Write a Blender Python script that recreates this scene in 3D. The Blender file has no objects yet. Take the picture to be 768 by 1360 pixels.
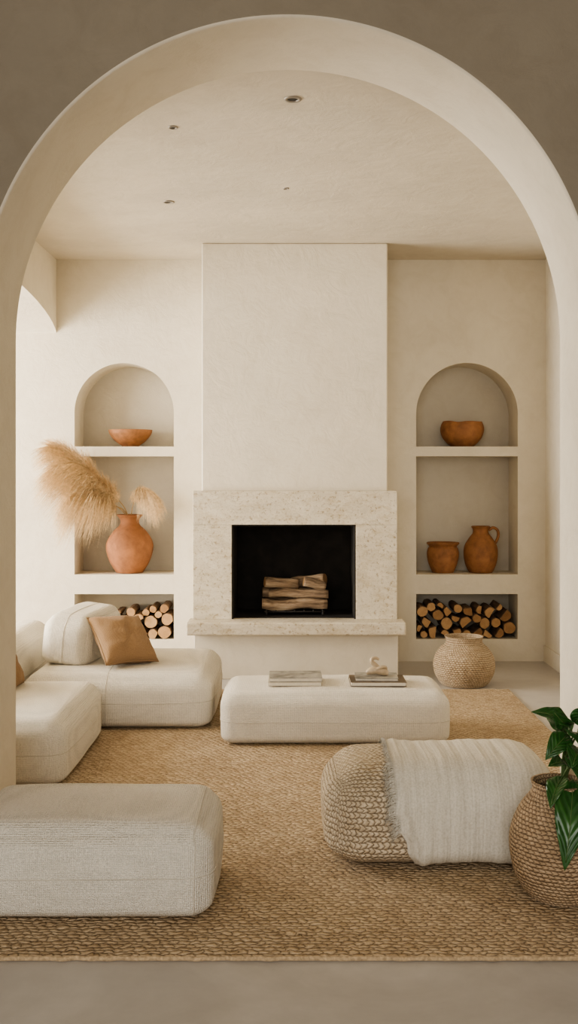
import bpy, bmesh, math, random
from mathutils import Vector, Matrix, noise
random.seed(7)
scene=bpy.context.scene
COL=scene.collection
V=Vector
# ------------------------------------------------------------------ materials
def newmat(name):
    m=bpy.data.materials.new(name); m.use_nodes=True
    nt=m.node_tree
    return m,nt,nt.nodes['Principled BSDF'],nt.nodes,nt.links
def coords(nt,kind='Object',scale=(1,1,1)):
    tc=nt.nodes.new('ShaderNodeTexCoord'); mp=nt.nodes.new('ShaderNodeMapping')
    mp.inputs['Scale'].default_value=scale
    nt.links.new(tc.outputs[kind],mp.inputs['Vector']); return mp.outputs['Vector']
def noise_n(nt,vec,scale,detail=4,rough=.55,dist=0):
    n=nt.nodes.new('ShaderNodeTexNoise'); n.inputs['Scale'].default_value=scale
    n.inputs['Detail'].default_value=detail; n.inputs['Roughness'].default_value=rough
    n.inputs['Distortion'].default_value=dist
    nt.links.new(vec,n.inputs['Vector']); return n.outputs['Fac']
def ramp(nt,fac,stops):
    r=nt.nodes.new('ShaderNodeValToRGB'); cr=r.color_ramp
    while len(cr.elements)<len(stops): cr.elements.new(.5)
    for e,(p,c) in zip(cr.elements,stops): e.position=p; e.color=(*c,1)
    nt.links.new(fac,r.inputs['Fac']); return r.outputs['Color']
def bump(nt,bs,h,strength,dist,prev=None):
    b=nt.nodes.new('ShaderNodeBump'); b.inputs['Strength'].default_value=strength
    b.inputs['Distance'].default_value=dist
    nt.links.new(h,b.inputs['Height'])
    if prev is not None: nt.links.new(prev,b.inputs['Normal'])
    nt.links.new(b.outputs['Normal'],bs.inputs['Normal']); return b.outputs['Normal']
def math_n(nt,op,a,b=0.0):
    m=nt.nodes.new('ShaderNodeMath'); m.operation=op
    for i,x in enumerate((a,b)):
        if isinstance(x,(int,float)): m.inputs[i].default_value=x
        else: nt.links.new(x,m.inputs[i])
    return m.outputs[0]
def mixc(nt,fac,a,b,blend='MIX'):
    m=nt.nodes.new('ShaderNodeMix'); m.data_type='RGBA'; m.blend_type=blend
    ins=[i for i in m.inputs if i.type=='RGBA']
    for i,x in zip(ins,(a,b)):
        if isinstance(x,tuple): i.default_value=(*x,1)
        else: nt.links.new(x,i)
    f=m.inputs[0]
    if isinstance(fac,(int,float)): f.default_value=fac
    else: nt.links.new(fac,f)
    return [o for o in m.outputs if o.type=='RGBA'][0]

def plaster(name,c,var=.05,rough=.9,bs_=.26):
    m,nt,bs,N,L=newmat(name); v=coords(nt)
    n1=noise_n(nt,v,1.5,7,.65,.5)
    c0=tuple(x*(1-var) for x in c); c1=tuple(min(1,x*(1+var)) for x in c)
    n4=noise_n(nt,v,6,7,.72,.8)
    mo=ramp(nt,n4,[(.35,(.93,.92,.90)),(.55,(1,1,1))])
    L.new(mixc(nt,.75,ramp(nt,n1,[(.3,c0),(.7,c1)]),mo,'MULTIPLY'),bs.inputs['Base Color'])
    bs.inputs['Roughness'].default_value=rough
    n2=noise_n(nt,v,7,7,.68,.8); n3=noise_n(nt,v,70,4,.6)
    p=bump(nt,bs,n2,bs_,.022); bump(nt,bs,n3,bs_*.6,.003,p)
    return m
M_wall=plaster('plaster_cream',(.67,.607,.497))
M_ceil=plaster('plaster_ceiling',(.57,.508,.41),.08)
M_front=plaster('plaster_front_dimmed',(.25,.212,.158),.08)  # plaster darkened so the arch front's dim light sits in the colour
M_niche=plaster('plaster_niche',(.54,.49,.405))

def concrete():
    m,nt,bs,N,L=newmat('polished_concrete'); v=coords(nt)
    n1=noise_n(nt,v,1.3,8,.62,1.2); n2=noise_n(nt,v,14,5,.6)
    a=ramp(nt,n1,[(.25,(.40,.37,.335)),(.5,(.49,.455,.415)),(.75,(.59,.555,.51))])
    b=ramp(nt,n2,[(.3,(.88,.88,.88)),(.7,(1,1,1))])
    L.new(mixc(nt,.6,a,b,'MULTIPLY'),bs.inputs['Base Color'])
    L.new(ramp(nt,n1,[(.3,(.35,)*3),(.7,(.55,)*3)]),bs.inputs['Roughness'])
    bump(nt,bs,n2,.08,.004); return m
M_floor=concrete()

def fabric(name,c,scale=1.0,strength=.6,lo=.80):
    m,nt,bs,N,L=newmat(name); v=coords(nt)
    n1=noise_n(nt,v,95*scale,3,.7)
    def wv(d,s):
        w=N.new('ShaderNodeTexWave'); w.bands_direction=d; w.inputs['Scale'].default_value=s*scale; w.inputs['Distortion'].default_value=3; w.inputs['Detail'].default_value=2; w.inputs['Detail Scale'].default_value=2; L.new(v,w.inputs['Vector']); return w.outputs['Fac']
    n2=noise_n(nt,v,3,4)
    h=math_n(nt,'ADD',math_n(nt,'MULTIPLY',wv('X',42),.4),math_n(nt,'MULTIPLY',wv('Z',48),.35))
    h=math_n(nt,'ADD',h,math_n(nt,'MULTIPLY',wv('Y',48),.2))
    h=math_n(nt,'ADD',h,math_n(nt,'MULTIPLY',n1,1.2))
    hh=math_n(nt,'MULTIPLY',h,.5)
    a=ramp(nt,hh,[(.34,tuple(x*lo for x in c)),(.62,c)])
    b=ramp(nt,n2,[(.3,(.94,.93,.91)),(.7,(1,1,1))])
    L.new(mixc(nt,1,a,b,'MULTIPLY'),bs.inputs['Base Color'])
    bs.inputs['Roughness'].default_value=.95
    bs.inputs['Sheen Weight'].default_value=.08
    p=bump(nt,bs,h,strength,.0055); bump(nt,bs,n2,.25,.03,p)
    return m
M_boucle=fabric('boucle_ivory',(.87,.81,.70),1.15,.85)
M_pillow=fabric('linen_tan',(.36,.225,.12),1.5,.5,.78)
M_seam=fabric('seam_thread',(.66,.60,.50),2,.3)

def woven(name,kind,w,h,cols,strength=1.0,dist=.008,warp=.004,dark=.35,chev=1.2,vert=False,big=2.2,mid=30):
    """braided rows: rounded rows crossed by slanted strands"""
    m,nt,bs,N,L=newmat(name); v=coords(nt,kind)
    nz=N.new('ShaderNodeTexNoise'); nz.inputs['Scale'].default_value=22; nz.inputs['Detail'].default_value=3
    L.new(v,nz.inputs['Vector'])
    sub=N.new('ShaderNodeVectorMath'); sub.operation='SUBTRACT'; L.new(nz.outputs['Color'],sub.inputs[0]); sub.inputs[1].default_value=(.5,.5,.5)
    sc=N.new('ShaderNodeVectorMath'); sc.operation='SCALE'; L.new(sub.outputs[0],sc.inputs[0]); sc.inputs['Scale'].default_value=warp*4
    ad=N.new('ShaderNodeVectorMath'); ad.operation='ADD'; L.new(v,ad.inputs[0]); L.new(sc.outputs[0],ad.inputs[1])
    sp=N.new('ShaderNodeSeparateXYZ'); L.new(ad.outputs[0],sp.inputs[0])
    U,W_=(sp.outputs[0],sp.outputs[1])
    if vert: U,W_=W_,U
    a=math_n(nt,'DIVIDE',W_,h); fl=math_n(nt,'FLOOR',a); fr=math_n(nt,'SUBTRACT',a,fl)
    row=math_n(nt,'POWER',math_n(nt,'MAXIMUM',math_n(nt,'SINE',math_n(nt,'MULTIPLY',fr,math.pi)),.0001),.6)
    c=math_n(nt,'MULTIPLY',math_n(nt,'ABSOLUTE',math_n(nt,'SUBTRACT',fr,.5)),chev)
    c=math_n(nt,'ADD',c,math_n(nt,'DIVIDE',U,w)); c=math_n(nt,'ADD',c,math_n(nt,'MULTIPLY',fl,.43))
    st=math_n(nt,'POWER',math_n(nt,'MAXIMUM',math_n(nt,'ABSOLUTE',math_n(nt,'SINE',math_n(nt,'MULTIPLY',c,math.pi))),.0001),.6)
    hgt=math_n(nt,'MULTIPLY',math_n(nt,'ADD',.25,math_n(nt,'MULTIPLY',row,.75)),math_n(nt,'ADD',.3,math_n(nt,'MULTIPLY',st,.7)))
    n1=noise_n(nt,v,big,5,.6); n2=noise_n(nt,v,170,3,.6); n3=noise_n(nt,v,mid,3,.6)
    base=ramp(nt,n1,[(.3,cols[0]),(.7,cols[1])])
    fib=ramp(nt,n2,[(.3,(.72,.69,.64)),(.7,(1.0,1.0,1.0))])
    vr=ramp(nt,n3,[(.3,(.66,.61,.54)),(.65,(1,1,1))])
    gap=ramp(nt,hgt,[(.2,(dark,dark*.9,dark*.8)),(.72,(1,1,1))])
    cc=mixc(nt,.8,base,fib,'MULTIPLY'); cc=mixc(nt,.8,cc,vr,'MULTIPLY'); cc=mixc(nt,1,cc,gap,'MULTIPLY')
    L.new(cc,bs.inputs['Base Color']); bs.inputs['Roughness'].default_value=.92
    p=bump(nt,bs,hgt,strength,dist)
    p=bump(nt,bs,n3,.4,.005,p)
    bump(nt,bs,n2,.5,.002,p); return m
M_rug=woven('jute_rug','Object',.034,.0225,((.66,.505,.335),(.82,.655,.455)),warp=.012,dark=.32,dist=.011,chev=.6,mid=22)
M_pouf=woven('jute_braid','UV',.022,.022,((.78,.64,.46),(.88,.75,.57)),warp=.006,dark=.40,dist=.010,chev=.9,vert=True)
M_basket=woven('seagrass_coil','UV',.022,.0145,((.56,.405,.26),(.70,.53,.36)),warp=.003,dark=.35,chev=.8)
M_basket2=woven('jute_coil_pale','UV',.022,.0145,((.62,.48,.33),(.76,.61,.44)),warp=.003,dark=.4,chev=.8)

def throwmat():
    m,nt,bs,N,L=newmat('throw_weave'); v=coords(nt)
    vx=coords(nt,'Object',(1,.03,.03))
    n1=noise_n(nt,vx,110,2,.5); n2=noise_n(nt,v,150,3); n3=noise_n(nt,vx,12,2)
    a=ramp(nt,n1,[(.36,(.66,.61,.52)),(.58,(.76,.71,.615))])
    b=ramp(nt,n3,[(.35,(.95,.945,.93)),(.6,(1,1,1))]); c=ramp(nt,n2,[(.35,(.80,.79,.75)),(.6,(1,1,1))])
    L.new(mixc(nt,.8,mixc(nt,.8,a,b,'MULTIPLY'),c,'MULTIPLY'),bs.inputs['Base Color'])
    bs.inputs['Roughness'].default_value=.95
    p=bump(nt,bs,n1,.45,.005); bump(nt,bs,n2,.6,.004,p); return m
M_throw=throwmat()

def stone():
    m,nt,bs,N,L=newmat('travertine'); v=coords(nt); vs=coords(nt,'Object',(1,1,2.2))
    n1=noise_n(nt,vs,3.0,10,.72,.6); n2=noise_n(nt,v,42,8,.75,.2); n3=noise_n(nt,vs,10,8,.75,.6)
    a=ramp(nt,n1,[(.3,(.53,.465,.36)),(.5,(.62,.555,.44)),(.72,(.70,.635,.52))])
    pit=ramp(nt,n2,[(.37,(.44,.35,.24)),(.455,(1,1,1))])
    bl=ramp(nt,n3,[(.36,(.78,.71,.60)),(.52,(1,1,1))])
    c=mixc(nt,.75,a,pit,'MULTIPLY'); c=mixc(nt,.75,c,bl,'MULTIPLY')
    L.new(c,bs.inputs['Base Color'])
    bs.inputs['Roughness'].default_value=.8
    p=bump(nt,bs,n2,.7,.009); bump(nt,bs,n3,.4,.012,p); return m
M_stone=stone()
def simple(name,c,rough=.8,var=.15,scale=12,bscale=40,bstr=.2,metal=0,coat=0):
    m,nt,bs,N,L=newmat(name); v=coords(nt)
    n1=noise_n(nt,v,scale,5,.6,.3)
    L.new(ramp(nt,n1,[(.3,tuple(x*(1-var) for x in c)),(.7,tuple(min(1,x*(1+var)) for x in c))]),bs.inputs['Base Color'])
    bs.inputs['Roughness'].default_value=rough; bs.inputs['Metallic'].default_value=metal
    bump(nt,bs,noise_n(nt,v,bscale,4),bstr,.004); return m
M_rugedge=simple('jute_edge',(.46,.34,.21),.95,.35,90,120,.8)
M_terra=simple('terracotta',(.29,.122,.052),.85,.28,9,60,.5)
M_terra2=simple('terracotta_ochre',(.29,.130,.055),.8,.3,14,50,.5)
M_woodbowl=simple('terracotta_bowl',(.27,.118,.046),.7,.28,20)
M_soot=simple('sooty_firebrick',(.020,.017,.014),.95,.4,6)
M_iron=simple('cast_iron',(.03,.027,.025),.6,.2)
M_soil=simple('potting_soil',(.05,.035,.022),1,.4,40,60,.8)
M_stem=simple('green_stem',(.10,.16,.05),.5,.2)
M_pstem=simple('dry_stem',(.42,.28,.13),.8,.2)
M_pampas=simple('pampas_fibre',(.68,.50,.30),.9,.40,45)
M_page=simple('paper_pages',(.72,.66,.55),.9,.08,60)
M_cover1=simple('book_cover_grey',(.27,.25,.21),.5,.6,14,30,.05)
M_cover2=simple('book_cover_brown',(.11,.075,.045),.45,.3,10,30,.05)
M_cover3=simple('book_cover_cream',(.50,.43,.33),.6,.1,10,30,.05)
M_ceramic=simple('glazed_ceramic',(.46,.36,.245),.4,.3,12)
M_metal=simple('brushed_trim',(.30,.27,.23),.45,.1,metal=.4)
M_dark=simple('lamp_recess',(.03,.028,.025),.6,.1)
def bark(name,a,b,c):
    m,nt,bs,N,L=newmat(name); v=coords(nt,'Object',(30,3,30))
    n=noise_n(nt,v,1.2,6,.65)
    L.new(ramp(nt,n,[(.3,a),(.52,b),(.75,c)]),bs.inputs['Base Color'])
    bs.inputs['Roughness'].default_value=.95; bump(nt,bs,n,1,.014); return m
M_bark=bark('log_bark',(.09,.05,.028),(.25,.155,.09),(.40,.28,.18))
M_bark2=bark('pale_bark',(.06,.036,.022),(.31,.22,.145),(.56,.44,.31))
def cutend():
    m,nt,bs,N,L=newmat('log_end_grain'); v=coords(nt,'Object')
    w=N.new('ShaderNodeTexWave'); w.wave_type='RINGS'; w.rings_direction='Y'
    w.inputs['Scale'].default_value=45; w.inputs['Distortion'].default_value=2; L.new(v,w.inputs['Vector'])
    oi=N.new('ShaderNodeObjectInfo'); n=noise_n(nt,v,25,4)
    a=ramp(nt,w.outputs['Fac'],[(0,(.42,.25,.12)),(1,(.58,.38,.20))])
    b=ramp(nt,oi.outputs['Random'],[(0,(.50,.42,.36)),(.5,(.85,.80,.74)),(1,(1.0,1.0,1.0))])
    c=mixc(nt,1,a,b,'MULTIPLY'); c=mixc(nt,.6,c,ramp(nt,n,[(.3,(.6,.5,.4)),(.6,(1,1,1))]),'MULTIPLY')
    L.new(c,bs.inputs['Base Color']); bs.inputs['Roughness'].default_value=.85
    return m
M_end=cutend()
def leafmat():
    m,nt,bs,N,L=newmat('glossy_leaf'); v=coords(nt,'UV')
    w=N.new('ShaderNodeTexWave'); w.bands_direction='DIAGONAL'; w.inputs['Scale'].default_value=4; w.inputs['Distortion'].default_value=.4
    L.new(v,w.inputs['Vector'])
    n=noise_n(nt,v,3,3)
    a=ramp(nt,n,[(.3,(.016,.060,.016)),(.7,(.050,.15,.035))])
    b=ramp(nt,w.outputs['Fac'],[(0,(.75,.8,.7)),(.9,(1,1,1)),(1,(1.5,1.5,1.1))])
    L.new(mixc(nt,.7,a,b,'MULTIPLY'),bs.inputs['Base Color'])
    bs.inputs['Roughness'].default_value=.3; bump(nt,bs,w.outputs['Fac'],.25,.01); return m
M_leaf=leafmat()

# ------------------------------------------------------------------ helpers
def obj_from(name,verts,faces,mat=None,parent=None,loc=(0,0,0),rot=(0,0,0),smooth=True,uvs=None):
    me=bpy.data.meshes.new(name); me.from_pydata([tuple(v) for v in verts],[],faces); me.update()
    if uvs is not None:
        uv=me.uv_layers.new(name='UVMap')
        for l in me.loops: uv.data[l.index].uv=uvs[l.vertex_index]
    o=bpy.data.objects.new(name,me); COL.objects.link(o)
    if mat: me.materials.append(mat)
    if smooth:
        for p in me.polygons: p.use_smooth=True
    o.location=loc; o.rotation_euler=rot
    if parent: o.parent=parent
    return o
def tag(o,label,cat,group=None):
    o['label']=label; o['category']=cat
    if group: o['group']=group
    return o
def empty(name,loc=(0,0,0),rot=(0,0,0)):
    o=bpy.data.objects.new(name,None); o.empty_display_size=.1; COL.objects.link(o); o.location=loc; o.rotation_euler=rot; return o
def boxdata(x0,x1,y0,y1,z0,z1):
    v=[(x0,y0,z0),(x1,y0,z0),(x1,y1,z0),(x0,y1,z0),(x0,y0,z1),(x1,y0,z1),(x1,y1,z1),(x0,y1,z1)]
    f=[(0,3,2,1),(4,5,6,7),(0,1,5,4),(1,2,6,5),(2,3,7,6),(3,0,4,7)]
    return v,f
def box(name,x0,x1,y0,y1,z0,z1,mat,bev=0,parent=None,struct=False,segs=3):
    v,f=boxdata(x0,x1,y0,y1,z0,z1)
    o=obj_from(name,v,f,mat,parent,smooth=False)
    if bev:
        b=o.modifiers.new('bev','BEVEL'); b.width=bev; b.segments=segs; b.limit_method='ANGLE'
    if struct: o['kind']='structure'
    return o
def recalc(o):
    bm=bmesh.new(); bm.from_mesh(o.data); bmesh.ops.recalc_face_normals(bm,faces=bm.faces); bm.to_mesh(o.data); bm.free()
def prism(profile,axis,a0,a1):
    n=len(profile); v=[]
    for e in (a0,a1):
        for (a,z) in profile: v.append((a,e,z) if axis=='Y' else (e,a,z))
    f=[tuple(range(n)),tuple(range(2*n-1,n-1,-1))]
    for i in range(n):
        j=(i+1)%n; f.append((i,i+n,j+n,j))
    o=obj_from('cut',v,f,None,smooth=False); recalc(o)
    return o
def carve(o,cutters):
    for c in cutters:
        m=o.modifiers.new('b','BOOLEAN'); m.operation='DIFFERENCE'; m.object=c; m.solver='EXACT'
    bpy.context.view_layer.update()
    dg=bpy.context.evaluated_depsgraph_get()
    me=bpy.data.meshes.new_from_object(o.evaluated_get(dg))
    o.modifiers.clear(); o.data=me
    for c in cutters: bpy.data.objects.remove(c)
def arch_profile(c,r,zs,z0,n=120,h=None):
    h=r if h is None else h
    p=[(c+r,z0)]
    for i in range(n+1):
        a=math.pi*i/n; p.append((c+r*math.cos(a),zs+h*math.sin(a)))
    p.append((c-r,z0)); return p
def tube(name,pts,rad,mat,parent=None,closed=False,seg=8,loc=(0,0,0)):
    pts=[V(p) for p in pts]; n=len(pts); verts=[];faces=[]
    rads=rad if isinstance(rad,(list,tuple)) else [rad]*n
    prev=None
    for i,p in enumerate(pts):
        a=pts[(i-1)%n] if (closed or i>0) else p; b=pts[(i+1)%n] if (closed or i<n-1) else p
        t=(b-a).normalized()
        if prev is None:
            up=V((0,0,1)) if abs(t.z)<.9 else V((1,0,0)); s=t.cross(up).normalized()
        else:
            s=(prev-t*prev.dot(t)).normalized()
        prev=s; w=t.cross(s)
        for k in range(seg):
            an=2*math.pi*k/seg; verts.append(p+(s*math.cos(an)+w*math.sin(an))*rads[i])
    for i in range(n if closed else n-1):
        j=(i+1)%n
        for k in range(seg):
            l=(k+1)%seg; faces.append((i*seg+k,j*seg+k,j*seg+l,i*seg+l))
    if not closed:
        faces.append(tuple(range(seg))); faces.append(tuple(reversed(range((n-1)*seg,n*seg))))
    return obj_from(name,verts,faces,mat,parent,loc)
def surf_fn(lx,ly,lz,r,rb,puff,wob=0.0,seed=0):
    hx,hy,hz=lx/2,ly/2,lz/2
    def f(u,v,w):
        p=[u*hx,v*hy,w*hz]; rz=rb if w<0 else r
        inn=(max(hx-r,0),max(hy-r,0),max(hz-rz,0)); rr=(r,r,rz)
        q=[max(-inn[i],min(inn[i],p[i])) for i in range(3)]
        d=V([(p[i]-q[i])/rr[i] for i in range(3)])
        if d.length>1e-6:
            d=d/ d.length if max(abs(d.x),abs(d.y),abs(d.z))>.999 else d
            p=[q[i]+d[i]*rr[i] for i in range(3)]
        x,y,z=p
        x+=puff*u*(1-v*v)*(1-w*w); y+=puff*v*(1-u*u)*(1-w*w)
        if w>0: z+=puff*w*(1-u**4)*(1-v**4)
        if wob:
            nn=noise.noise_vector(V((x*3+seed,y*3,z*3)))*wob
            x+=nn.x; y+=nn.y; z+=nn.z*(1 if w>-.5 else 0)
        return V((x,y,z+hz))
    return f
def soft_box(name,loc,dims,r,rb,puff,mat,rot=(0,0,0),n=36,parent=None,wob=.006,seed=0,uvs=False):
    f=surf_fn(*dims,r,rb,puff,wob,seed)
    bm=bmesh.new(); bmesh.ops.create_cube(bm,size=2)
    bmesh.ops.subdivide_edges(bm,edges=bm.edges[:],cuts=n-1,use_grid_fill=True)
    uvl=bm.loops.layers.uv.new('UVMap') if uvs else None
    if uvs:
        for fc in bm.faces:
            c=fc.calc_center_median(); ax=max(range(3),key=lambda i:abs(c[i]))
            for l in fc.loops:
                q=l.vert.co
                x,y,z=q.x*dims[0]/2,q.y*dims[1]/2,q.z*dims[2]/2
                if ax==0: l[uvl].uv=(z,y)
                elif ax==1: l[uvl].uv=(z+5,x)
                else: l[uvl].uv=(y+9,x)
    for v in bm.verts: v.co=f(*v.co)
    me=bpy.data.meshes.new(name); bm.to_mesh(me); bm.free()
    o=bpy.data.objects.new(name,me); COL.objects.link(o); me.materials.append(mat)
    for p in me.polygons: p.use_smooth=True
    o.location=loc; o.rotation_euler=rot
    if parent: o.parent=parent
    return o,f
def ring(f,fixed,val,n=120,off=1.004):
    pts=[]
    for i in range(n):
        t=4*i/n; s=int(t); k=(t-s)*2-1
        a,b=[(k,-1),(1,k),(-k,1),(-1,-k)][s]
        c={'w':(a,b,val),'u':(val,a,b),'v':(a,val,b)}[fixed]
        pts.append(f(*c))
    c=sum(pts,V())/len(pts)
    return [c+(p-c)*off for p in pts]
def lathe(name,prof,mat,parent=None,loc=(0,0,0),seg=64,ridge=0,row=.013,rot=(0,0,0),irr=0):
    P=[V((r,z,0)) for r,z in prof]; pts=[]
    for a,b in zip(P[:-1],P[1:]):
        k=max(1,int((b-a).length/(.0026 if ridge else .02)))
        for i in range(k): pts.append(a.lerp(b,i/k))
    pts.append(P[-1]); s=0; verts=[];uv=[]
    per=round(2*math.pi*max(x.x for x in pts)/.022)*.022
    for i,p in enumerate(pts):
        if i: s+=(p-pts[i-1]).length
        rr=p.x+ (ridge*abs(math.sin(math.pi*s/row)) if ridge and p.x>.01 else 0)
        for k in range(seg+1):
            a=2*math.pi*k/seg
            r2=rr*(1+irr*noise.noise(V((math.cos(a)*1.5,math.sin(a)*1.5,p.y*5))))
            verts.append((r2*math.cos(a),r2*math.sin(a),p.y)); uv.append((k/seg*per,s))
    faces=[]
    for i in range(len(pts)-1):
        for k in range(seg):
            a=i*(seg+1)+k; faces.append((a,a+1,a+seg+2,a+seg+1))
    return obj_from(name,verts,faces,mat,parent,loc,rot,True,uv)
def catmull(pts,k=6):
    P=[V(p) for p in pts]; P=[P[0]*2-P[1]]+P+[P[-1]*2-P[-2]]; out=[]
    for i in range(1,len(P)-2):
        for j in range(k):
            t=j/k; a,b,c,d=P[i-1:i+3]
            out.append(.5*((2*b)+(c-a)*t+(2*a-5*b+4*c-d)*t*t+(-a+3*b-3*c+d)*t**3))
    out.append(P[-2]); return out
def smoothprof(prof,k=6):
    return [(max(p.x,0),p.y) for p in catmull([(r,z,0) for r,z in prof],k)]

# ------------------------------------------------------------------ room shell
YB=8.4; H=3.2
o=box('floor',-5,2.8,-3,8.9,-.12,0,M_floor,struct=True)
wb=box('wall_back',-5,2.5,YB,8.95,0,H+.15,M_wall,struct=True)
ND=8.76
cuts=[]
for (xa,xb) in ((-1.734,-.942),(.990,1.80)):
    c=(xa+xb)/2; r=(xb-xa)/2
    cuts.append(prism(arch_profile(c,r,2.378-r,1.712,64),'Y',YB-.1,ND))
    cuts.append(prism([(xa,.692),(xb,.692),(xb,1.634),(xa,1.634)],'Y',YB-.1,ND))
    cuts.append(prism([(xa,.176),(xb,.176),(xb,.536),(xa,.536)],'Y',YB-.1,ND))
carve(wb,cuts)
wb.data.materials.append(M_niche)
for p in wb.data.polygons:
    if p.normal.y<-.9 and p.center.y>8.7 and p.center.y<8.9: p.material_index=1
b=wb.modifiers.new('bev','BEVEL'); b.width=.012; b.segments=3; b.limit_method='ANGLE'; b.angle_limit=math.radians(40)
# arch wall (lofted by hand so that the arris is a clean soft round)
def arch_wall():
    C,R0,ZS=-.017,1.132,2.04; Y0,Y1=3.873,4.4; e=.018
    XO,ZT=2.8,3.75
    base=[]
    for i in range(20): base.append((V((C+R0,ZS*i/20)),V((1,0))))
    for i in range(181):
        a=math.pi*i/180; d=V((math.cos(a),math.sin(a))); base.append((V((C,ZS))+d*R0,d))
    for i in range(19,-1,-1): base.append((V((C-R0,ZS*i/20)),V((-1,0))))
    n=len(base)
    def outer(p,d):
        if abs(d.y)<1e-9: return V((XO if d.x>0 else -XO,p.y))
        k=min((XO-abs(p.x))/max(abs(d.x),1e-6),(ZT-p.y)/max(d.y,1e-6)); return p+d*k
    steps=[]
    for k in range(7):
        a=k/6*math.pi/2; steps.append((e*(1-math.sin(a)),Y0+e*(1-math.cos(a))))
    for y in (Y0+.1,Y0+.25,Y1-.1): steps.append((0,y))
    for k in range(7):
        a=(1-k/6)*math.pi/2; steps.append((e*(1-math.sin(a)),Y1-e*(1-math.cos(a))))
    v=[];f=[];mi=[]
    v+=[(lambda q:(q.x,Y0,q.y))(outer(p,d)) for p,d in base]
    for off,y in steps: v+=[(p.x+d.x*off,y,p.y+d.y*off) for p,d in base]
    v+=[(lambda q:(q.x,Y1,q.y))(outer(p,d)) for p,d in base]
    nr=len(steps)+2
    for r in range(nr-1):
        for i in range(n-1):
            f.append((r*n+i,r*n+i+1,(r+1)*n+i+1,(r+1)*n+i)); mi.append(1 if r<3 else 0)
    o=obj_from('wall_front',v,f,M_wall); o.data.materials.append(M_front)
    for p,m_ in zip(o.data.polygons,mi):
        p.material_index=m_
        r=p.index//(n-1); p.use_smooth=not(r==0 or r==nr-2)
    recalc(o); o['kind']='structure'
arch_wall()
wl=box('wall_left',-2.3,-1.878,4.4,YB,0,H,M_wall,struct=True)
carve(wl,[prism(arch_profile(6.7,1.72,2.58,-.1,120,.24),'X',-2.6,-1.6)])
box('wall_right',2.02,2.3,4.4,YB,0,H,M_wall,struct=True)
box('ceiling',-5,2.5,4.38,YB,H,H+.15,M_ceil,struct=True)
box('baseboard_right',2.005,2.02,4.4,YB,0,.13,M_wall,.003,struct=True)
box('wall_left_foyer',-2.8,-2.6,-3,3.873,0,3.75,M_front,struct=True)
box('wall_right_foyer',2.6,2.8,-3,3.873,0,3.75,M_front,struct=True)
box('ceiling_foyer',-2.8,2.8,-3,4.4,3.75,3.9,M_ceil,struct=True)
ws=box('wall_side_room',-5,-4.7,4.4,YB,0,H,M_wall,struct=True)
carve(ws,[prism([(4.9,.2),(8.1,.2),(8.1,2.9),(4.9,2.9)],'X',-5.2,-4.4)])
box('wall_side_room_front',-4.7,-2.3,4.4,4.6,0,H,M_wall,struct=True)
wn=empty('window_1',(-4.85,6.5,.2)); wn['kind']='structure'
for yy in (-1.58,-.53,.53,1.58): box('frame_stile',-.03,.03,yy-.02,yy+.02,0,2.7,M_metal,parent=wn)
for zz in (.02,2.68): box('frame_rail',-.03,.03,-1.6,1.6,zz-.02,zz+.02,M_metal,parent=wn)
cb=box('wall_chimney',-.668,.707,7.79,YB,.0,H,M_wall,struct=True)
carve(cb,[prism([(-.45,.35),(.477,.35),(.477,1.13),(-.45,1.13)],'Y',7.6,8.32)])
b=cb.modifiers.new('bev','BEVEL'); b.width=.012; b.segments=3; b.limit_method='ANGLE'

# ------------------------------------------------------------------ fireplace
fp=empty('fireplace',(0.02,7.7,0))
tag(fp,'pale travertine fireplace with raised hearth and dark sooty firebox','fireplace')
def P(o):
    o.parent=fp; o.location=V(o.location)-fp.location; return o
SF=7.71
P(box('surround_leg',-.725,-.441,SF,7.789,.43,1.121,M_stone,.003))
P(box('surround_leg',.468,.769,SF,7.789,.43,1.121,M_stone,.003))
P(box('lintel',-.725,.769,SF,7.789,1.1215,1.369,M_stone,.003))
P(box('hearth_slab',-.758,.817,7.53,7.789,.338,.43,M_stone,.012))
P(box('hearth_base',-.712,.772,7.66,7.789,0,.338,M_wall,.006))
v=[];f=[]
for bx in ((-.441,-.43,7.72,8.30,.43,1.121),(.457,.468,7.72,8.30,.43,1.121),(-.441,.468,8.28,8.30,.43,1.121),(-.441,.468,7.72,8.30,1.112,1.123),(-.441,.468,7.79,8.30,.40,.432)):
    a,c=boxdata(*bx); k=len(v); v+=a; f+=[tuple(i+k for i in q) for q in c]
P(obj_from('firebox',v,f,M_soot,smooth=False))
gr=empty('fire_grate',(.02,8.0,.433)); tag(gr,'low black iron grate inside the firebox','fire grate')
for i in range(7):
    x=-.21+i*.07; tube('bar',[(x,-.12,.035),(x,.12,.035)],.006,M_iron,gr)
tube('rail',[(-.23,-.10,.028),(.23,-.10,.028)],.007,M_iron,gr); tube('rail',[(-.23,.10,.028),(.23,.10,.028)],.007,M_iron,gr)
for sx in (-.21,.21):
    for sy in (-.1,.1): tube('foot',[(sx,sy,0),(sx,sy,.03)],.007,M_iron,gr)

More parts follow.
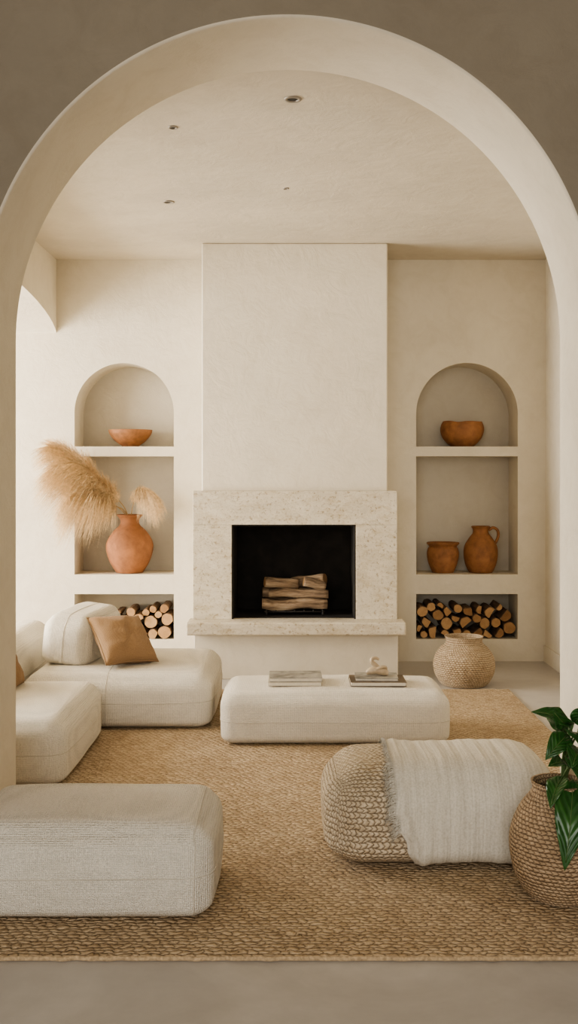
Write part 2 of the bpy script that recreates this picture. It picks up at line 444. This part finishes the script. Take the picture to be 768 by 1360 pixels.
# ------------------------------------------------------------------ logs
def log_mesh(name,r,L,seed,split=False,barkm=None,rough=1):
    n=22; rings=12; verts=[]; prof=[]
    for k in range(n):
        a=2*math.pi*k/n; rr=r*(1+.16*noise.noise(V((math.cos(a)*1.4+seed*3,math.sin(a)*1.4,seed))))
        x,z=rr*math.cos(a),rr*math.sin(a)
        if split==1 : z=max(z,-r*.25)
        if split==2: z=max(z,-r*.35); x=max(x,-r*.45)
        prof.append((x,z))
    for i in range(rings):
        y=-L/2+L*i/(rings-1)
        bx=.25*r*rough*noise.noise(V((y*5,seed,0))) if rough>1 else 0; bz=.25*r*rough*noise.noise(V((y*5,seed,9))) if rough>1 else 0
        for (x,z) in prof:
            j=1+.07*rough*noise.noise(V((x*40,y*12,seed+z*40))); e=.95 if i in(0,rings-1) else 1
            verts.append((x*j*e+bx,y,z*j*e+bz))
    faces=[]
    for i in range(rings-1):
        for k in range(n):
            l=(k+1)%n; faces.append((i*n+k,i*n+l,(i+1)*n+l,(i+1)*n+k))
    faces.append(tuple(range(n))); faces.append(tuple(reversed(range((rings-1)*n,rings*n))))
    me=bpy.data.meshes.new(name); me.from_pydata(verts,[],faces); me.update()
    me.materials.append(barkm or M_bark); me.materials.append(M_end)
    for p in me.polygons:
        p.use_smooth=len(p.vertices)==4
        if len(p.vertices)>4: p.material_index=1
    bm=bmesh.new(); bm.from_mesh(me); bmesh.ops.recalc_face_normals(bm,faces=bm.faces); bm.to_mesh(me); bm.free()
    return me
R=.042
logs=[log_mesh('log',R,.30,i,[0,0,1,0,2,0,1][i%7]) for i in range(9)]
def pile(xa,xb,z0,top,group,seed,heap=0):
    rnd=random.Random(seed); cs=[]
    for it in range(60):
        r=rnd.choice((.030,.036,.040,.045,.050,.054)); best=None
        x=xa+r
        while x<=xb-r:
            z=z0+r
            for (cx,cz,cr) in cs:
                dx=abs(cx-x)
                if dx<cr+r: z=max(z,cz+math.sqrt((cr+r)**2-dx*dx))
            k=z+heap*abs(x-(xa+xb)/2)
            if best is None or k<best[0]: best=(k,x,z)
            x+=.004
        _,x,z=best
        lim=z0+top-heap*1.2*abs(x-(xa+xb)/2)
        if z+r>lim:
            if r<.037: break
            continue
        cs.append((x,z,r))
    for (x,z,r) in cs:
        o=bpy.data.objects.new('firewood_log',rnd.choice(logs)); COL.objects.link(o)
        o.location=(x,YB+.17+rnd.uniform(-.02,.025),z)
        o.rotation_euler=(0,rnd.uniform(-3,3),0)
        s=r/R*.95; o.scale=(s,1,s)
        tag(o,'cut firewood log showing its pale sawn end in the wall niche','firewood',group)
pile(.995,1.795,.176,.325,'firewood stacked in the niche beside the hearth',3,.08)
pile(-1.44,-.945,.176,.28,'firewood stacked in the niche behind the sofa',5)
def flog(x,y,z,L,r,rz,seed,tilt=0):
    o=bpy.data.objects.new('hearth_log',log_mesh('hlog',r,L,seed,1 if seed%5==0 else 0,M_bark2,2.6)); COL.objects.link(o)
    o.location=(x,y,z); o.rotation_euler=(tilt,0,math.radians(90+rz))
    tag(o,'weathered split log stacked on the iron grate','firewood','logs laid in the fireplace')
zb=.433+.043
flog(.02,7.92,zb+.039,.49,.037,3,1); flog(.03,8.01,zb+.039,.47,.036,-4,2); flog(.02,8.10,zb+.039,.46,.036,2,3)
flog(.05,7.95,zb+.114,.45,.036,-4,4); flog(.01,8.04,zb+.119,.47,.037,4,6)
flog(-.08,7.96,zb+.193,.26,.037,14,7,.08); flog(.13,8.03,zb+.203,.27,.043,-22,9,-.16); flog(.17,7.93,zb+.192,.17,.034,8,11,.15)

# ------------------------------------------------------------------ rug
def rug():
    x0,x1=-1.62,1.49; xs0,xs1=-1.13,1.095; y0,y1,ym=3.22,7.24,4.42
    outline=[]
    def seg(a,b,n):
        for i in range(n): outline.append((a[0]+(b[0]-a[0])*i/n,a[1]+(b[1]-a[1])*i/n))
    seg((xs0,y0),(xs1,y0),160); seg((xs1,y0),(xs1,ym),50); seg((xs1,ym),(x1,ym),20); seg((x1,ym),(x1,y1),120)
    seg((x1,y1),(x0,y1),120); seg((x0,y1),(x0,ym),120); seg((x0,ym),(xs0,ym),20); seg((xs0,ym),(xs0,y0),50)
    pts=[(x+.004*noise.noise(V((x*9,y*9,0))),y+.007*noise.noise(V((x*22,y*9,3)))) for x,y in outline]
    n=len(pts); v=[(x,y,0.001) for x,y in pts]+[(x,y,.016) for x,y in pts]
    f=[tuple(range(n,2*n)),tuple(reversed(range(n)))]+[(i,(i+1)%n,(i+1)%n+n,i+n) for i in range(n)]
    o=obj_from('rug',v,f,M_rug,smooth=False); tag(o,'large chunky woven natural jute rug on concrete floor','rug')
    o.data.materials.append(M_rugedge)
    for p in o.data.polygons:
        if len(p.vertices)==4: p.material_index=1
    b=o.modifiers.new('b','BEVEL'); b.width=.006; b.segments=2; b.limit_method='ANGLE'; b.angle_limit=1.0; b.material=1
rug()
RZ=.017
# ------------------------------------------------------------------ seating
def upholstered(name,loc,dims,r,rb,puff,label,cat,rot=(0,0,0),seams=(('w',.05),('u',.93)),parent=None,mat=None,seed=0):
    o,f=soft_box(name,loc,dims,r,rb,puff,mat or M_boucle,rot,parent=parent,seed=seed,n=44)
    for ax,val in seams: tube('seam',ring(f,ax,val,off=1.0),.0022,M_seam,o,True,6)
    if cat: tag(o,label,cat)
    return o
upholstered('ottoman',(-.695,3.735,RZ),(.86,.56,.305),.085,.05,.02,'low block ottoman in ivory boucle with rounded edges, on rug edge','ottoman',seams=(('w',-.02),('u',.88)),seed=1)
ct=upholstered('ottoman_table',(.235,6.01,RZ),(1.25,.58,.28),.075,.045,.012,'long low ivory boucle ottoman used as coffee table with books','ottoman',seams=(('w',-.1),),seed=2)
sofa=empty('modular_sofa',(-1.3,6.2,RZ)); tag(sofa,'low modular corner sofa in ivory boucle with rounded blocks','sofa')
def SP(o): o.parent=sofa; o.location=V(o.location)-sofa.location
s=upholstered('seat',(-1.02,6.59,RZ),(1.10,1.02,.305),.09,.045,.02,'', None,seams=(('w',.0),('u',-.1)),seed=3); SP(s)
s=upholstered('seat',(-1.34,5.46,RZ),(.54,1.05,.305),.09,.045,.015,'', None,seams=(('w',.0),),seed=4); SP(s)
s=upholstered('backrest',(-1.745,6.20,RZ),(.25,1.85,.50),.10,.05,.01,'', None,seams=(('w',.0),),seed=5); SP(s)
c=upholstered('back_cushion',(-1.335,6.67,RZ+.322),(.30,.64,.29),.075,.045,.022,'plump ivory boucle back cushion standing on the sofa','cushion',rot=(math.radians(2),math.radians(6),math.radians(-10)),seams=(('u',.0),),seed=6)

def pillow(name,loc,size,thick,rot,mat,label):
    n=28; v=[];f=[]
    for s in (1,-1):
        for i in range(n+1):
            for j in range(n+1):
                a=-1+2*i/n; b=-1+2*j/n
                x=a*size/2*(1-.08*(1-abs(b)**2)*abs(a))
                y=b*size/2*(1-.08*(1-abs(a)**2)*abs(b))
                z=s*thick/2*((1-a*a)*(1-b*b))**.42
                e=(1 if abs(a)<1 and abs(b)<1 else 0)
                z+=.010*noise.noise(V((a*3,b*3,s*2)))*e-s*.018*e*math.exp(-((a-b*.4-.1)/.16)**2)*(1-abs(b))
                v.append((x,y,z))
    m=(n+1)**2
    for s in (0,1):
        for i in range(n):
            for j in range(n):
                q=[s*m+i*(n+1)+j,s*m+(i+1)*(n+1)+j,s*m+(i+1)*(n+1)+j+1,s*m+i*(n+1)+j+1]
                f.append(tuple(q if s==0 else reversed(q)))
    o=obj_from(name,v,f,mat,None,loc,rot)
    bm=bmesh.new(); bm.from_mesh(o.data); bmesh.ops.remove_doubles(bm,verts=bm.verts,dist=.0004); bm.to_mesh(o.data); bm.free()
    for p in o.data.polygons: p.use_smooth=True
    e=[]
    for t in range(80):
        q=4*t/80; s_=int(q); k=(q-s_)*2-1; a,b=[(k,-1),(1,k),(-k,1),(-1,-k)][s_]
        e.append((a*size/2*(1-.08*(1-b*b)*abs(a)),b*size/2*(1-.08*(1-a*a)*abs(b)),0))
    tube('piping',e,.004,mat,o,True,6)
    tag(o,label,'cushion'); return o
def lookrot(nrm,roll):
    q=V(nrm).normalized().to_track_quat('Z','Y'); return (q.to_matrix()@Matrix.Rotation(roll,3,'Z')).to_euler()
pillow('throw_pillow',(-1.03,6.41,RZ+.468),.36,.18,lookrot((.45,-.50,.70),math.radians(-4)),M_pillow,'tan linen square pillow leaning against ivory cushion')
pillow('throw_pillow',(-1.56,5.72,RZ+.43),.28,.12,lookrot((.9,-.1,.4),math.radians(5)),M_pillow,'tan linen pillow resting on the sofa seat near backrest')

# ------------------------------------------------------------------ jute pouf with throw
PD=(.90,.52,.365); PL=(.580,4.17,RZ); PR=math.radians(1.5)
pouf,pf=soft_box('jute_pouf',PL,PD,.14,.085,.012,M_pouf,(0,0,PR),parent=None,n=44,seed=9,uvs=True,wob=.004)
tag(pouf,'rounded bolster pouf of chunky braided jute with throw','pouf')
throw=empty('throw_blanket',PL,(0,0,PR)); tag(throw,'ivory woven throw blanket with fringe draped over jute pouf','blanket')
def cross(u,t,off):
    q=t*3
    if q<1: v,w=1,-1+2*q
    elif q<2: v,w=1-2*(q-1),1
    else: v,w=-1,1-2*(q-2)
    p=pf(u,v,w); c=V((p.x,0,PD[2]/2)); d=(p-c)
    return p+d.normalized()*off
NU,NV=110,120; tv=[];tf=[]
def uleft(t):
    b=-.46+.012*math.sin(t*20)
    if t<.80: return b
    k=(t-.80)/.2
    return b+.17*k**.7+.01*math.sin(k*17)
T1=.99
for j in range(NV+1):
    t=.08+(T1-.08)*j/NV
    for i in range(NU+1):
        s=i/NU; u=uleft(t)+(.975-uleft(t))*s
        fold=.0012*math.sin(u*21+1.5*math.sin(t*4))+.0010*math.sin(u*53+t*5)+.007*noise.noise(V((u*3,t*4,1)))
        fold+=.013*math.exp(-((u-uleft(t)-.07)/.04)**2)*(.6+.4*math.sin(t*9))
        tv.append(cross(u,t,.013+fold))
for j in range(NV):
    for i in range(NU):
        a=j*(NU+1)+i; tf.append((a,a+1,a+NU+2,a+NU+1))
cl=obj_from('cloth',tv,tf,M_throw,throw)
m=cl.modifiers.new('s','SOLIDIFY'); m.thickness=.006; m.offset=1
fv=[];ff=[]
rnd=random.Random(4)
for k in range(520):
    t=.20+.66*k/520; u0=uleft(t)+.012; L=rnd.uniform(.02,.045)*(1.5 if t>.6 else .8)
    pts=[cross(u0,t,.018),cross(u0-L*.35/.45,t+rnd.uniform(0,.01),.020+rnd.uniform(0,.006)),cross(u0-L*.6/.45,t+rnd.uniform(.005,.03),.014+rnd.uniform(0,.006)),cross(u0-L*.75/.45,t+rnd.uniform(.015,.06),.008+rnd.uniform(0,.004))]
    b=len(fv)
    for q,p in enumerate(pts):
        w_=.0018*(1-.2*q); d=V((0,w_*.7,w_*.7)); fv+=[p-d,p+d,p+V((0,-w_,w_))]
    for s in range(3):
        for a in range(3):
            c=(a+1)%3; ff.append((b+s*3+a,b+s*3+c,b+s*3+3+c,b+s*3+3+a))
o=obj_from('fringe',fv,ff,M_throw,throw); o['kind']='stuff'

# ------------------------------------------------------------------ baskets
prof=smoothprof([(0,.0),(.13,.0),(.165,.015),(.205,.08),(.215,.15),(.20,.215),(.165,.265),(.135,.29),(.125,.315),(.135,.345)],5)
prof+= [(.125,.345),(.115,.31),(.125,.28),(.18,.2),(.19,.1),(.12,.02),(0,.02)]
bk=lathe('woven_basket',prof,M_basket2,None,(1.22,7.47,0.0),72,.003,.0145)
tag(bk,'round pale woven seagrass basket with open rim, on concrete','basket')
pp=empty('potted_plant',(.938,3.69,RZ)); tag(pp,'leafy green plant in a round woven jute pot','potted plant')
prof=smoothprof([(0,.0),(.085,.0),(.115,.012),(.155,.08),(.172,.17),(.165,.24),(.135,.31),(.105,.35),(.092,.375),(.098,.40)],5)
prof+= [(.088,.40),(.082,.37),(.095,.345),(.12,.31),(.12,.28)]
lathe('woven_pot',prof,M_basket,pp,(0,0,0),72,.003,.0145)
lathe('soil',[(0,.335),(.05,.337),(.10,.33)],M_soil,pp,(0,0,0),32)
def leaf(base,tip,width,nrm,curl=.12):
    base,tip=V(base),V(tip); d=tip-base; L=d.length; t=d.normalized()
    n=(V(nrm)-t*V(nrm).dot(t)).normalized(); s=t.cross(n)
    NL,NW=20,8; v=[];uv=[];f=[]
    for i in range(NL+1):
        a=i/NL; w=width/2*(math.sin(math.pi*a**.72)**.85)*(1-.25*a) if 0<a<1 else .0005
        for j in range(NW+1):
            b=-1+2*j/NW
            off=-abs(b)*w*-.28 + .012*math.sin(a*16+b*2)*abs(b)*w*8
            h=L*curl*math.sin(math.pi*a)
            v.append(base+t*(L*a)+s*(b*w)+n*(h+off)); uv.append((a*1.0,abs(b)*.35))
    for i in range(NL):
        for j in range(NW):
            q=i*(NW+1)+j; f.append((q,q+1,q+NW+2,q+NW+1))
    o=obj_from('leaf',v,f,M_leaf,pp,(0,0,0),(0,0,0),True,uv)
    m=o.modifiers.new('s','SOLIDIFY'); m.thickness=.0012
    tube('leaf_rib',[base+t*(L*a/12)+n*(L*curl*math.sin(math.pi*a/12)+.0015) for a in range(1,12)],.0014,M_stem,pp)
LV=[((.03,-.03,.60),(-.115,-.06,.655),.080,(0,-.6,.8)),
    ((.03,-.02,.60),(-.05,-.10,.67),.065,(-.5,-.7,.3)),
    ((.02,-.03,.57),(-.075,-.10,.50),.085,(-.2,-.9,.5)),
    ((.04,-.03,.61),(.10,-.06,.69),.08,(.1,-.9,.2)),
    ((.05,-.03,.57),(.18,-.08,.60),.09,(0,-.7,.8)),
    ((.02,-.04,.46),(-.075,-.14,.49),.08,(-.1,-.6,.8)),
    ((.04,-.04,.50),(.03,-.17,.44),.10,(0,-.8,.6)),
    ((.03,-.06,.42),(-.035,-.20,.16),.125,(-.15,-1,.25)),
    ((.07,-.05,.42),(.09,-.20,.19),.12,(.2,-1,.3)),
    ((.0,-.05,.43),(-.07,-.15,.35),.08,(-.5,-.7,.5)),
    ((.05,-.05,.53),(.0,-.16,.49),.09,(-.1,-.9,.5)),
    ((.04,-.04,.58),(.04,-.15,.55),.10,(.1,-.9,.5)),
    ((.06,-.02,.50),(.21,-.06,.45),.09,(.2,-.8,.6)),
    ((.04,.02,.55),(-.02,.12,.60),.08,(-.2,-.3,.9))]
for b,t,w,n in LV:
    leaf(b,t,w,n)
    b=V(b); tube('stem',catmull([(b.x*.3,b.y*.3+.01,.33),(b.x*.5,b.y*.3+.01,.33+(b.z-.33)*.6),tuple(b)],6),.0035,M_stem,pp,seg=6)

# ------------------------------------------------------------------ pottery in the niches
p=smoothprof([(0,0),(.055,0),(.075,.012),(.13,.055),(.168,.105),(.178,.14)],6)+[(.170,.14),(.155,.105),(.11,.05),(0,.02)]
tag(lathe('bowl',p,M_woodbowl,None,(-1.315,8.585,1.712),64,irr=.02),'shallow brown terracotta bowl on the niche shelf','bowl')
vz=.692
p=smoothprof([(0,0),(.095,0),(.12,.02),(.165,.10),(.190,.19),(.182,.26),(.135,.335),(.088,.38),(.075,.41),(.082,.44),(.105,.465)],6)+[(.10,.473),(.085,.462),(.066,.435),(.062,.40),(.08,.36),(.12,.3)]
vase=tag(lathe('vase',p,M_terra,None,(-1.318,8.56,vz),72,irr=.015),'round bellied terracotta vase holding dried pampas grass','vase')
p=smoothprof([(0,0),(.07,0),(.10,.012),(.155,.07),(.176,.13),(.172,.175),(.158,.208)],6)+[(.150,.208),(.158,.17),(.16,.13),(.13,.06),(0,.03)]
o=lathe('rounded_pot',p,M_terra2,None,(1.388,8.585,1.712),72,irr=.03)
for vv in o.data.vertices:
    a=math.atan2(vv.co.y,vv.co.x); k=max(0,(vv.co.z-.14)/.06)
    d=abs(((a+math.pi*.62)+math.pi)%(2*math.pi)-math.pi)
    vv.co.z-=k*.010*math.exp(-(d/.35)**2); vv.co.z+=k*.003*math.sin(a*2)
tag(o,'rounded terracotta bowl with a dipped irregular rim','pot')
p=smoothprof([(0,0),(.075,0),(.09,.012),(.118,.08),(.130,.15),(.122,.195),(.112,.212),(.134,.238)],6)+[(.130,.246),(.118,.238),(.102,.21),(.112,.18),(.11,.1),(0,.03)]
tag(lathe('small_pot',p,M_terra2,None,(1.228,8.57,vz),64,irr=.02),'small brown terracotta pot with flared rim beside jug','pot')
p=smoothprof([(0,0),(.08,0),(.10,.012),(.128,.08),(.138,.16),(.128,.225),(.092,.285),(.066,.32),(.064,.35),(.078,.372)],6)+[(.072,.378),(.058,.35),(.058,.32),(.08,.28),(.10,.24)]
jug=empty('jug',(1.535,8.57,vz)); tag(jug,'terracotta jug with narrow neck and one loop handle','jug')
lathe('jug_body',p,M_terra2,jug,(0,0,0),64,irr=.015)
tube('handle',catmull([(.064,0,.345),(.10,0,.365),(.135,0,.345),(.142,0,.30),(.125,0,.25),(.112,0,.235)],6),.012,M_terra2,jug,seg=10)

# ------------------------------------------------------------------ pampas
def pampas(ctrl,start,wid,N,seed,droop=.9):
    rnd=random.Random(seed); root=V(ctrl[0]); e=empty('pampas_grass',root)
    tag(e,'dried feathery beige pampas grass plume in terracotta vase','dried grass','pampas stems in the vase')
    path=[p-root for p in catmull(ctrl,10)]; n=len(path)
    tube('stem',path,[.0045*(1-.6*i/n) for i in range(n)],M_pstem,e,seg=6)
    v=[];f=[]
    for k in range(N):
        t=start+(1-start)*rnd.random()**.85; x=t*(n-1); i=min(int(x),n-2); p=path[i].lerp(path[i+1],x-i); tg=(path[i+1]-path[i]).normalized()
        a=(t-start)/(1-start); L=wid*(.40+.75*math.sin(math.pi*min(1,a*.8+.12)))*rnd.uniform(.5,1.25)
        rd=V((rnd.gauss(0,1),rnd.gauss(0,.6),rnd.gauss(0,1))); rd=(rd-tg*rd.dot(tg)).normalized()
        tuft=noise.noise_vector(V((t*14,seed*3.1,round(math.atan2(rd.z,rd.x)*2))))
        d=(tg*rnd.uniform(.7,1.1)+rd*rnd.uniform(.2,.85)+tuft*.40).normalized()
        side=d.cross(V((0,-1,.2))).normalized()*.0016
        b=len(v); S=6; wob=V((rnd.gauss(0,.004),rnd.gauss(0,.003),rnd.gauss(0,.004)))
        for s in range(S+1):
            q=s/S; c=p+d*(L*q)+V((0,0,-1))*(droop*L*q*q*.6)+wob*math.sin(q*5)
            if (root+c).y>8.37: c.y=8.37-root.y
            w=1-.8*q; v+=[c-side*w,c+side*w]
        for s in range(S): f.append((b+2*s,b+2*s+1,b+2*s+3,b+2*s+2))
    o=obj_from('plume',v,f,M_pampas,e); o['kind']='stuff'
mz=vz+.38
pampas([(-1.31,8.56,mz-.18),(-1.335,8.53,mz+.10),(-1.43,8.40,mz+.26),(-1.63,8.22,mz+.47),(-1.84,8.12,mz+.62)],.40,.25,4200,1,.7)
pampas([(-1.32,8.555,mz-.18),(-1.345,8.53,mz+.08),(-1.46,8.36,mz+.21),(-1.64,8.24,mz+.35),(-1.82,8.15,mz+.46)],.40,.26,4200,2,1.1)
pampas([(-1.30,8.55,mz-.18),(-1.34,8.52,mz+.10),(-1.44,8.34,mz+.18),(-1.56,8.22,mz+.24),(-1.70,8.14,mz+.25)],.40,.22,3200,3,1.5)
pampas([(-1.32,8.565,mz-.18),(-1.30,8.53,mz+.10),(-1.25,8.44,mz+.24),(-1.19,8.36,mz+.29),(-1.10,8.30,mz+.25)],.42,.15,2400,5,1.4)

# ------------------------------------------------------------------ books and figurine
TZ=RZ+.28+.0135
def book(loc,w,d,h,rz,cover,label):
    e=empty('book',loc,(0,0,math.radians(rz))); tag(e,label,'book')
    box('pages',-w/2+.004,w/2-.004,-d/2+.004,d/2-.002,.0025,h-.0025,M_page,parent=e)
    v=[];f=[]
    for bx in ((-w/2,w/2,-d/2,d/2,0,.0025),(-w/2,w/2,-d/2,d/2,h-.0025,h),(-w/2,w/2,d/2-.003,d/2,0,h)):
        a,c=boxdata(*bx); k=len(v); v+=a; f+=[tuple(i+k for i in q) for q in c]
    obj_from('cover',v,f,cover,e,smooth=False)
book((.017,5.98,TZ),.30,.22,.022,0,M_cover3,'cream hardback book lying under a grey one')
book((.02,5.985,TZ+.022),.295,.215,.022,1.5,M_cover1,'grey photographic hardback book on ivory ottoman')
book((.482,5.97,TZ),.31,.22,.024,0,M_cover2,'dark brown hardback book under the ceramic figurine')
book((.478,5.98,TZ+.024),.24,.18,.015,-2,M_cover1,'smaller grey book stacked beneath ceramic figurine')
fg=empty('figurine',(.475,5.97,TZ+.039)); tag(fg,'small glazed ceramic bird-like figurine on stacked books','figurine')
tube('body',catmull([(-.055,0,.016),(-.03,0,.026),(.0,0,.032),(.03,0,.028),(.055,0,.018),(.07,0,.014)],6),[.004+.022*math.sin(math.pi*(i+2)/34)**.7 for i in range(31)],M_ceramic,fg,seg=16)
tube('neck',catmull([(.015,0,.04),(-.005,0,.062),(-.022,0,.078),(-.02,0,.096),(.0,0,.10),(.018,0,.092)],6),[.016-.0003*i for i in range(31)],M_ceramic,fg,seg=14)
tube('wing',catmull([(.0,-.015,.035),(.03,-.018,.052),(.055,-.01,.05),(.06,0,.03)],6),[.010-.0002*i for i in range(19)],M_ceramic,fg,seg=12)

# ------------------------------------------------------------------ ceiling downlights
for (x,y,r) in ((0.003,4.80,.040),(-.586,5.19,.024),(-.775,6.61,.036),(-.036,6.3,.018)):
    e=empty('recessed_downlight',(x,y,H)); tag(e,'small round recessed ceiling spotlight with metal rim','ceiling light','ceiling downlights')
    lathe('rim',[(r*.62,-.001),(r*.66,-.006),(r,-.005),(r*1.02,0)],M_metal,e,seg=32)
    lathe('lamp_recess',[(0,-.0012),(r*.64,-.0012)],M_dark,e,seg=24)

# ------------------------------------------------------------------ light
w=bpy.data.worlds.new('World'); scene.world=w; w.use_nodes=True
w.node_tree.nodes['Background'].inputs[0].default_value=(1.0,.97,.92,1); w.node_tree.nodes['Background'].inputs[1].default_value=1.0
def area(name,loc,rot,sx,sy,e,c):
    l=bpy.data.lights.new(name,'AREA'); l.shape='RECTANGLE'; l.size=sx; l.size_y=sy; l.energy=e; l.color=c
    o=bpy.data.objects.new(name,l); COL.objects.link(o); o.location=loc; o.rotation_euler=rot; return o
area('daylight_side_window',(-5.1,6.5,1.6),(0,math.radians(-90),0),2.8,3.3,560,(1,.96,.885))
area('fill_foyer',(-.8,-2.4,2.2),(math.radians(84),0,math.radians(-6)),3.6,2.6,145,(1,.965,.915))  # added fill lamp behind the camera, brightens surfaces facing it
try:
    scene.view_settings.view_transform='AgX'; scene.view_settings.look='AgX - Medium High Contrast'; scene.view_settings.exposure=.15
except Exception as ex: print(ex)

# ------------------------------------------------------------------ camera
cam=bpy.data.cameras.new('Camera'); co=bpy.data.objects.new('Camera',cam); COL.objects.link(co)
co.location=(0,0,1.49); co.rotation_euler=(math.radians(90),0,0)
cam.sensor_width=36; cam.lens=36*1400/1360; cam.shift_y=-50/1360; cam.shift_x=-4/1360
scene.camera=co
